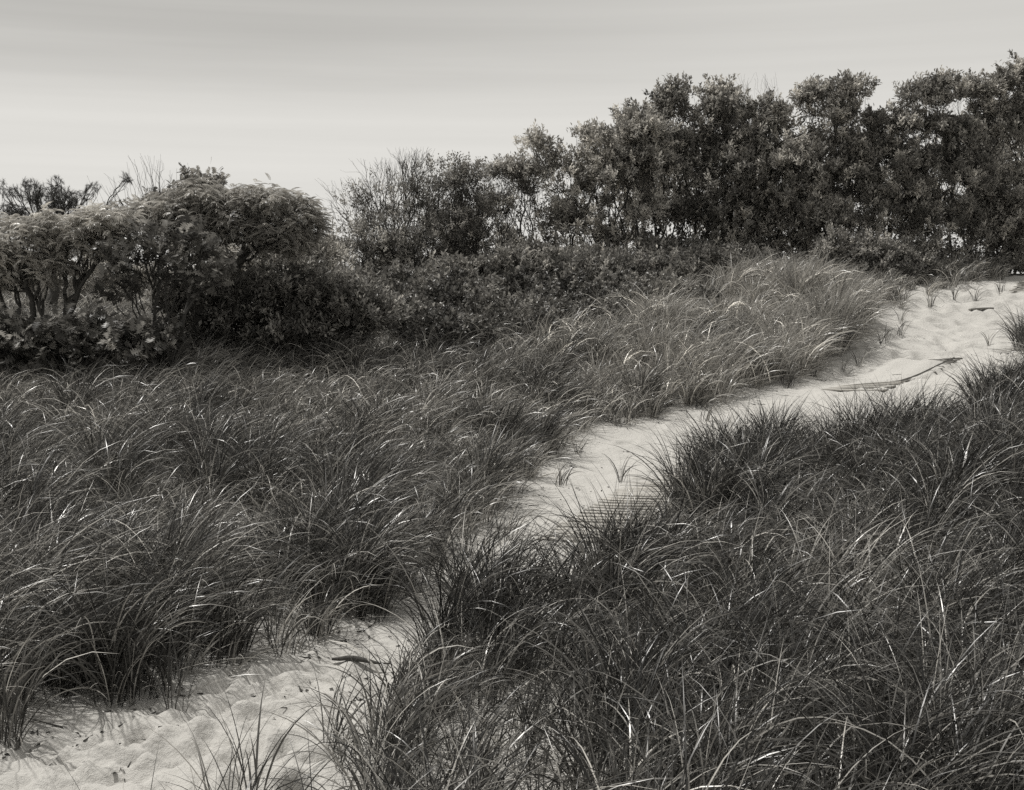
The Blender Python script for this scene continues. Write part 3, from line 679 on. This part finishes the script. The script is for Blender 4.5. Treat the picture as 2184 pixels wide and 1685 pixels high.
shrub('bayberry_shrub','shrub','dark inner bush behind the lower half of the twiggy centre bushes', 34.5, [800,900,1020], [(800,545,90,45),(920,540,90,50),(1040,525,80,60),(870,490,70,36),(980,480,50,40)], 200, 40, .12, tone=.2)
# left group
def pine():
    Y = 27; b = at(110, 600, Y); z = float(ground(b[0], b[1])); c = np.array([b[0], Y, z])
    root = empty('pine_tree', tuple(c), 'dark pine with upright tufts showing above the left crown', 'pine tree')
    blobs = [(25,412,22,14),(70,415,30,22),(110,425,45,28),(120,395,14,18),(150,420,40,16),(195,405,16,12),(60,395,16,10),(30,445,30,16),(130,450,50,22),(240,450,22,14),(60,470,60,22),(5,395,6,16),(270,385,10,10),(330,420,18,12),(15,450,25,14)]
    T, C = ellip_tips(blobs, Y, 520, .6)
    gb = Geo(); grow(gb, [c - [0, 0, .05]], T, .005, .48, .1, tone=.05); gb.build('trunk', M_BARK, root, smooth=True, origin=c)
    g = Geo(); idx = np.repeat(np.arange(len(T)), 120); n = len(idx)
    ax = norm(UP * .6 + rng.normal(0, .6, (len(T), 3)))
    P = T[idx] + ax[idx] * (rng.random(n) * .24 - .12)[:, None]
    D = norm(ax[idx] * .9 + rng.normal(0, .6, (n, 3)))
    T3 = np.array([[0, -.022, 0], [0, .022, 0], [1, 0, 0]]); instance(g, T3, np.array([[0, 1, 2]]), P, D, rand_dirs(n), rng.uniform(.05, .085, n), .05 * np.exp(rng.normal(0, .3, n)))
    g.build('crown', M_PINE, root, origin=c)
pine()
def sumac(lab, Y, basepx, basey, blobs, ntips, depth, tone, nleaf=9, L=.36):
    b = hit(basepx, basey); b = np.array([at(basepx, 700, Y)[0], Y, 0]); b[2] = float(ground(b[0], b[1]))
    root = empty('sumac_tree', tuple(b), lab, 'small tree')
    T, C = ellip_tips(blobs, Y, ntips, depth, .8)
    gb = Geo(); grow(gb, [b + [-.12, 0, -.05], b + [.15, .1, -.05]], T, .006, .43, .13, tone=.07); gb.build('branches', M_BARK, root, smooth=True, origin=b)
    g = Geo(); n = len(T); idx = np.repeat(np.arange(n), nleaf); m_ = len(idx)
    a = rng.random(n)[idx] * 6.28 + np.tile(np.arange(nleaf), n) * 2.4 + rng.normal(0, .3, m_)
    el = rng.normal(.12, .3, m_); out = norm((T - C) * [1, 1, .3])[idx]
    X = norm(np.stack([np.cos(a) * np.cos(el), np.sin(a) * np.cos(el), np.sin(el)], 1) + out * .35)
    Z = UP - X * X[:, 2:3] + rng.normal(0, .12, (m_, 3))
    P = T[idx] + rng.normal(0, .05, (m_, 3))
    instance(g, *SUMAC, P, X, Z, L * rng.uniform(.7, 1.2, m_), (tone * np.exp(rng.normal(0, .15, n)))[idx] * np.exp(rng.normal(0, .15, m_)))
    g.build('foliage', M_SUMAC, root, origin=b); return root
sumac('flat topped sumac with bright feathery leaves over bare forked stems at far left', 19.5, 90, 690,
      [(30,520,110,50),(130,490,90,38),(60,570,100,36),(200,510,80,42),(-60,560,90,70),(230,470,70,24)], 560, 1.1, .46, 10, .21)
sumac('sumac with drooping leaves forming the right end of the left tree group', 20.5, 330, 760,
      [(560,430,75,32),(640,470,50,42),(500,470,70,42),(590,500,70,40),(430,420,60,34),(340,460,70,34),(420,490,80,44),(630,520,40,26)], 560, 1.1, .36, 10, .21)
shrub('oak_shrub','shrub','leafy oak top rising above the left sumac crown', 21.5, [370,420], [(415,400,34,32),(450,395,28,24),(380,425,40,26),(430,440,60,30),(330,440,50,24)], 150, 18, .11, OAK, .2, .8, dead=[(300,380,70,80,26),(355,380,40,60,14),(230,400,60,60,16),(405,385,20,60,5)])
shrub('oak_shrub','shrub','oak with broad lobed leaves hanging in front of the sumac stems', 18.9, [330,350], [(350,520,110,42),(290,560,80,40),(430,560,80,40),(250,620,40,40),(440,600,40,30)], 110, 15, .15, OAK, .13, .6, rtip=.005, leafy=.9)
shrub('oak_shrub','shrub','low scrub oak with large lobed leaves at the front of the left group', 18.4, [120,200,290], [(40,740,80,60),(140,745,90,55),(240,740,90,55),(330,750,70,55),(180,700,110,30),(-40,720,60,60),(310,800,60,30)], 300, 16, .15, OAK, .13, .7, rtip=.004)
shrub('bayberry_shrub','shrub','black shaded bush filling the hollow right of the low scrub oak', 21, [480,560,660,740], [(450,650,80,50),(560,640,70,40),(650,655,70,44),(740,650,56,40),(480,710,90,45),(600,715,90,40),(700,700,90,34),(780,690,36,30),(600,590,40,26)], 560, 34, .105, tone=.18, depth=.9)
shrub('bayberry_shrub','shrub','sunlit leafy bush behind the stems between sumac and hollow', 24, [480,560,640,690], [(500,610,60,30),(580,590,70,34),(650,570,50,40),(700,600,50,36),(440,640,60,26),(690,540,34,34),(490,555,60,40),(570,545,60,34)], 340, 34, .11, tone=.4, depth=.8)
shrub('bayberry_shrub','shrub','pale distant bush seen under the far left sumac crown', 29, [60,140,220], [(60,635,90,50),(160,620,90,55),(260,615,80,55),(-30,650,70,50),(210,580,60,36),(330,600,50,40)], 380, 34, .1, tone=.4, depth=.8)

# low rose thicket: a few shrubs built once, the rest copies
def rose(seed):
    root = empty('rose_shrub', (0, 0, 0), 'low leafy rose shrub in the thicket between the grass and the tall bushes', 'shrub', 'low rose shrubs in the thicket')
    n = 60; u = rand_dirs(n) * (rng.random((n, 1)) ** .3); T = np.array([0, 0, .42]) + u * np.array([.5, .5, .36]); T = T[T[:, 2] > .1]
    g = Geo(); grow(g, np.array([[-.1, 0, -.05], [.12, .05, -.05], [0, -.1, -.05]]), T, .003, .4, .1, tone=.06); g.build('stems', M_BARK, root, smooth=True)
    g = Geo(); C = np.repeat(np.array([[0, 0, .15]]), len(T), 0); sprays(g, T, C, 22, .08, ROUND, (.1, .15, .2, .13)[seed], .1, .5, .3); g.build('foliage', M_ROSE, root)
    return root
protos = [rose(i) for i in range(4)]
spots = []
for row, (py, x0, x1) in enumerate([(655, 760, 1320), (672, 840, 1420), (695, 860, 1440), (718, 870, 1350), (742, 880, 1180), (640, 690, 1000), (668, 1330, 1520), (765, 940, 1080)]):
    px = x0
    while px < x1:
        spots.append((px + rng.normal(0, 8), py + rng.normal(0, 5))); px += rng.uniform(58, 105)
for i, (px, py) in enumerate(spots):
    p = hit(px, py)
    if i < 4: o = protos[i]
    else:
        s = protos[i % 4]; o = s.copy(); COL.objects.link(o)
        for ch in s.children: c = ch.copy(); COL.objects.link(c); c.parent = o
    o.location = (p[0], p[1], float(ground(p[0], p[1]))); o.rotation_euler = (0, 0, rng.random() * 6.28); k = rng.uniform(.75, 1.15); o.scale = (k, k, k * rng.uniform(.8, 1.1))

# ------------------------------------------------------------------ light
SUN_DIR = Vector((-.46, .30, 1.0)).normalized()       # towards the sun
EL = math.asin(SUN_DIR.z); AZ = math.atan2(SUN_DIR.x, SUN_DIR.y)
sl = bpy.data.lights.new('sun', 'SUN'); sl.energy = 4.2; sl.angle = R(1.6); sl.color = (1, .975, .925)
so = bpy.data.objects.new('sun', sl); COL.objects.link(so); so.rotation_euler = SUN_DIR.to_track_quat('Z', 'Y').to_euler(); so.location = (-20, 10, 25)
w = bpy.data.worlds.new('World'); S.world = w; w.use_nodes = True; nt = w.node_tree; nt.nodes.clear(); N = nt.nodes.new; L = nt.links.new
out = N('ShaderNodeOutputWorld'); bg = N('ShaderNodeBackground'); bg.inputs['Strength'].default_value = .1; L(bg.outputs[0], out.inputs[0])
sky = N('ShaderNodeTexSky'); sky.sky_type = 'NISHITA'; sky.sun_disc = False; sky.sun_elevation = EL; sky.sun_rotation = AZ
bw = N('ShaderNodeRGBToBW'); L(sky.outputs[0], bw.inputs[0])
tc = N('ShaderNodeTexCoord'); sx = N('ShaderNodeSeparateXYZ'); L(tc.outputs['Generated'], sx.inputs[0])
def math_(op, a, b=None, c=None):
    n = N('ShaderNodeMath'); n.operation = op
    for i, v in enumerate((a, b, c)):
        if v is None: continue
        if isinstance(v, (int, float)): n.inputs[i].default_value = v
        else: L(v, n.inputs[i])
    return n.outputs[0]
elv = math_('MULTIPLY', math_('ARCSINE', sx.outputs['Z']), 57.2958)        # degrees
azm = math_('MULTIPLY', math_('ARCTAN2', sx.outputs['X'], sx.outputs['Y']), 57.2958)
cv = N('ShaderNodeCombineXYZ'); L(math_('MULTIPLY', azm, .035), cv.inputs[0]); L(math_('MULTIPLY', elv, .42), cv.inputs[1])
ns = N('ShaderNodeTexNoise'); ns.inputs['Scale'].default_value = 1.0; ns.inputs['Detail'].default_value = 5; ns.inputs['Roughness'].default_value = .5; L(cv.outputs[0], ns.inputs['Vector'])
cv2 = N('ShaderNodeCombineXYZ'); L(math_('MULTIPLY', azm, .03), cv2.inputs[0]); L(math_('MULTIPLY', elv, 1.3), cv2.inputs[1])
ns2 = N('ShaderNodeTexNoise'); ns2.inputs['Scale'].default_value = 1.0; ns2.inputs['Detail'].default_value = 3; L(cv2.outputs[0], ns2.inputs['Vector'])
# cloud sheet: bright low band, greyer deck above with its edge near 8 degrees on the left
el2 = math_('ADD', elv, math_('MULTIPLY', math_('SUBTRACT', ns.outputs['Fac'], .5), 3.0))
def smooth(v, a, b):
    n = N('ShaderNodeMapRange'); n.interpolation_type = 'SMOOTHSTEP'; n.inputs['From Min'].default_value = a; n.inputs['From Max'].default_value = b; L(v, n.inputs['Value']); return n.outputs[0]
deck = math_('MULTIPLY', smooth(el2, 6.4, 11.5), math_('SUBTRACT', 1, math_('MULTIPLY', smooth(azm, -12, 16), .55)))
v = math_('SUBTRACT', .765, math_('MULTIPLY', deck, .235))
v = math_('SUBTRACT', v, math_('MULTIPLY', smooth(elv, 9, 30), .05))
v = math_('ADD', v, math_('MULTIPLY', math_('SUBTRACT', ns2.outputs['Fac'], .5), .10))
cl = math_('MULTIPLY', v, 10.0)
mixn = N('ShaderNodeMix'); mixn.data_type = 'FLOAT'; mixn.inputs[0].default_value = .88; L(bw.outputs[0], mixn.inputs[2]); L(cl, mixn.inputs[3])
tint = N('ShaderNodeVectorMath'); tint.operation = 'SCALE'; tint.inputs[0].default_value = (1, .98, .93); L(mixn.outputs[0], tint.inputs['Scale'])
L(tint.outputs[0], bg.inputs['Color'])

S.render.engine = 'CYCLES'
S.cycles.use_denoising = False
S.cycles.max_bounces = 6; S.cycles.diffuse_bounces = 4; S.cycles.glossy_bounces = 2; S.cycles.transmission_bounces = 3
S.view_settings.view_transform = 'Standard'; S.view_settings.look = 'None'; S.view_settings.exposure = 0; S.view_settings.gamma = 1
print('objects', len(bpy.data.objects), 'faces', sum(len(m.polygons) for m in bpy.data.meshes))
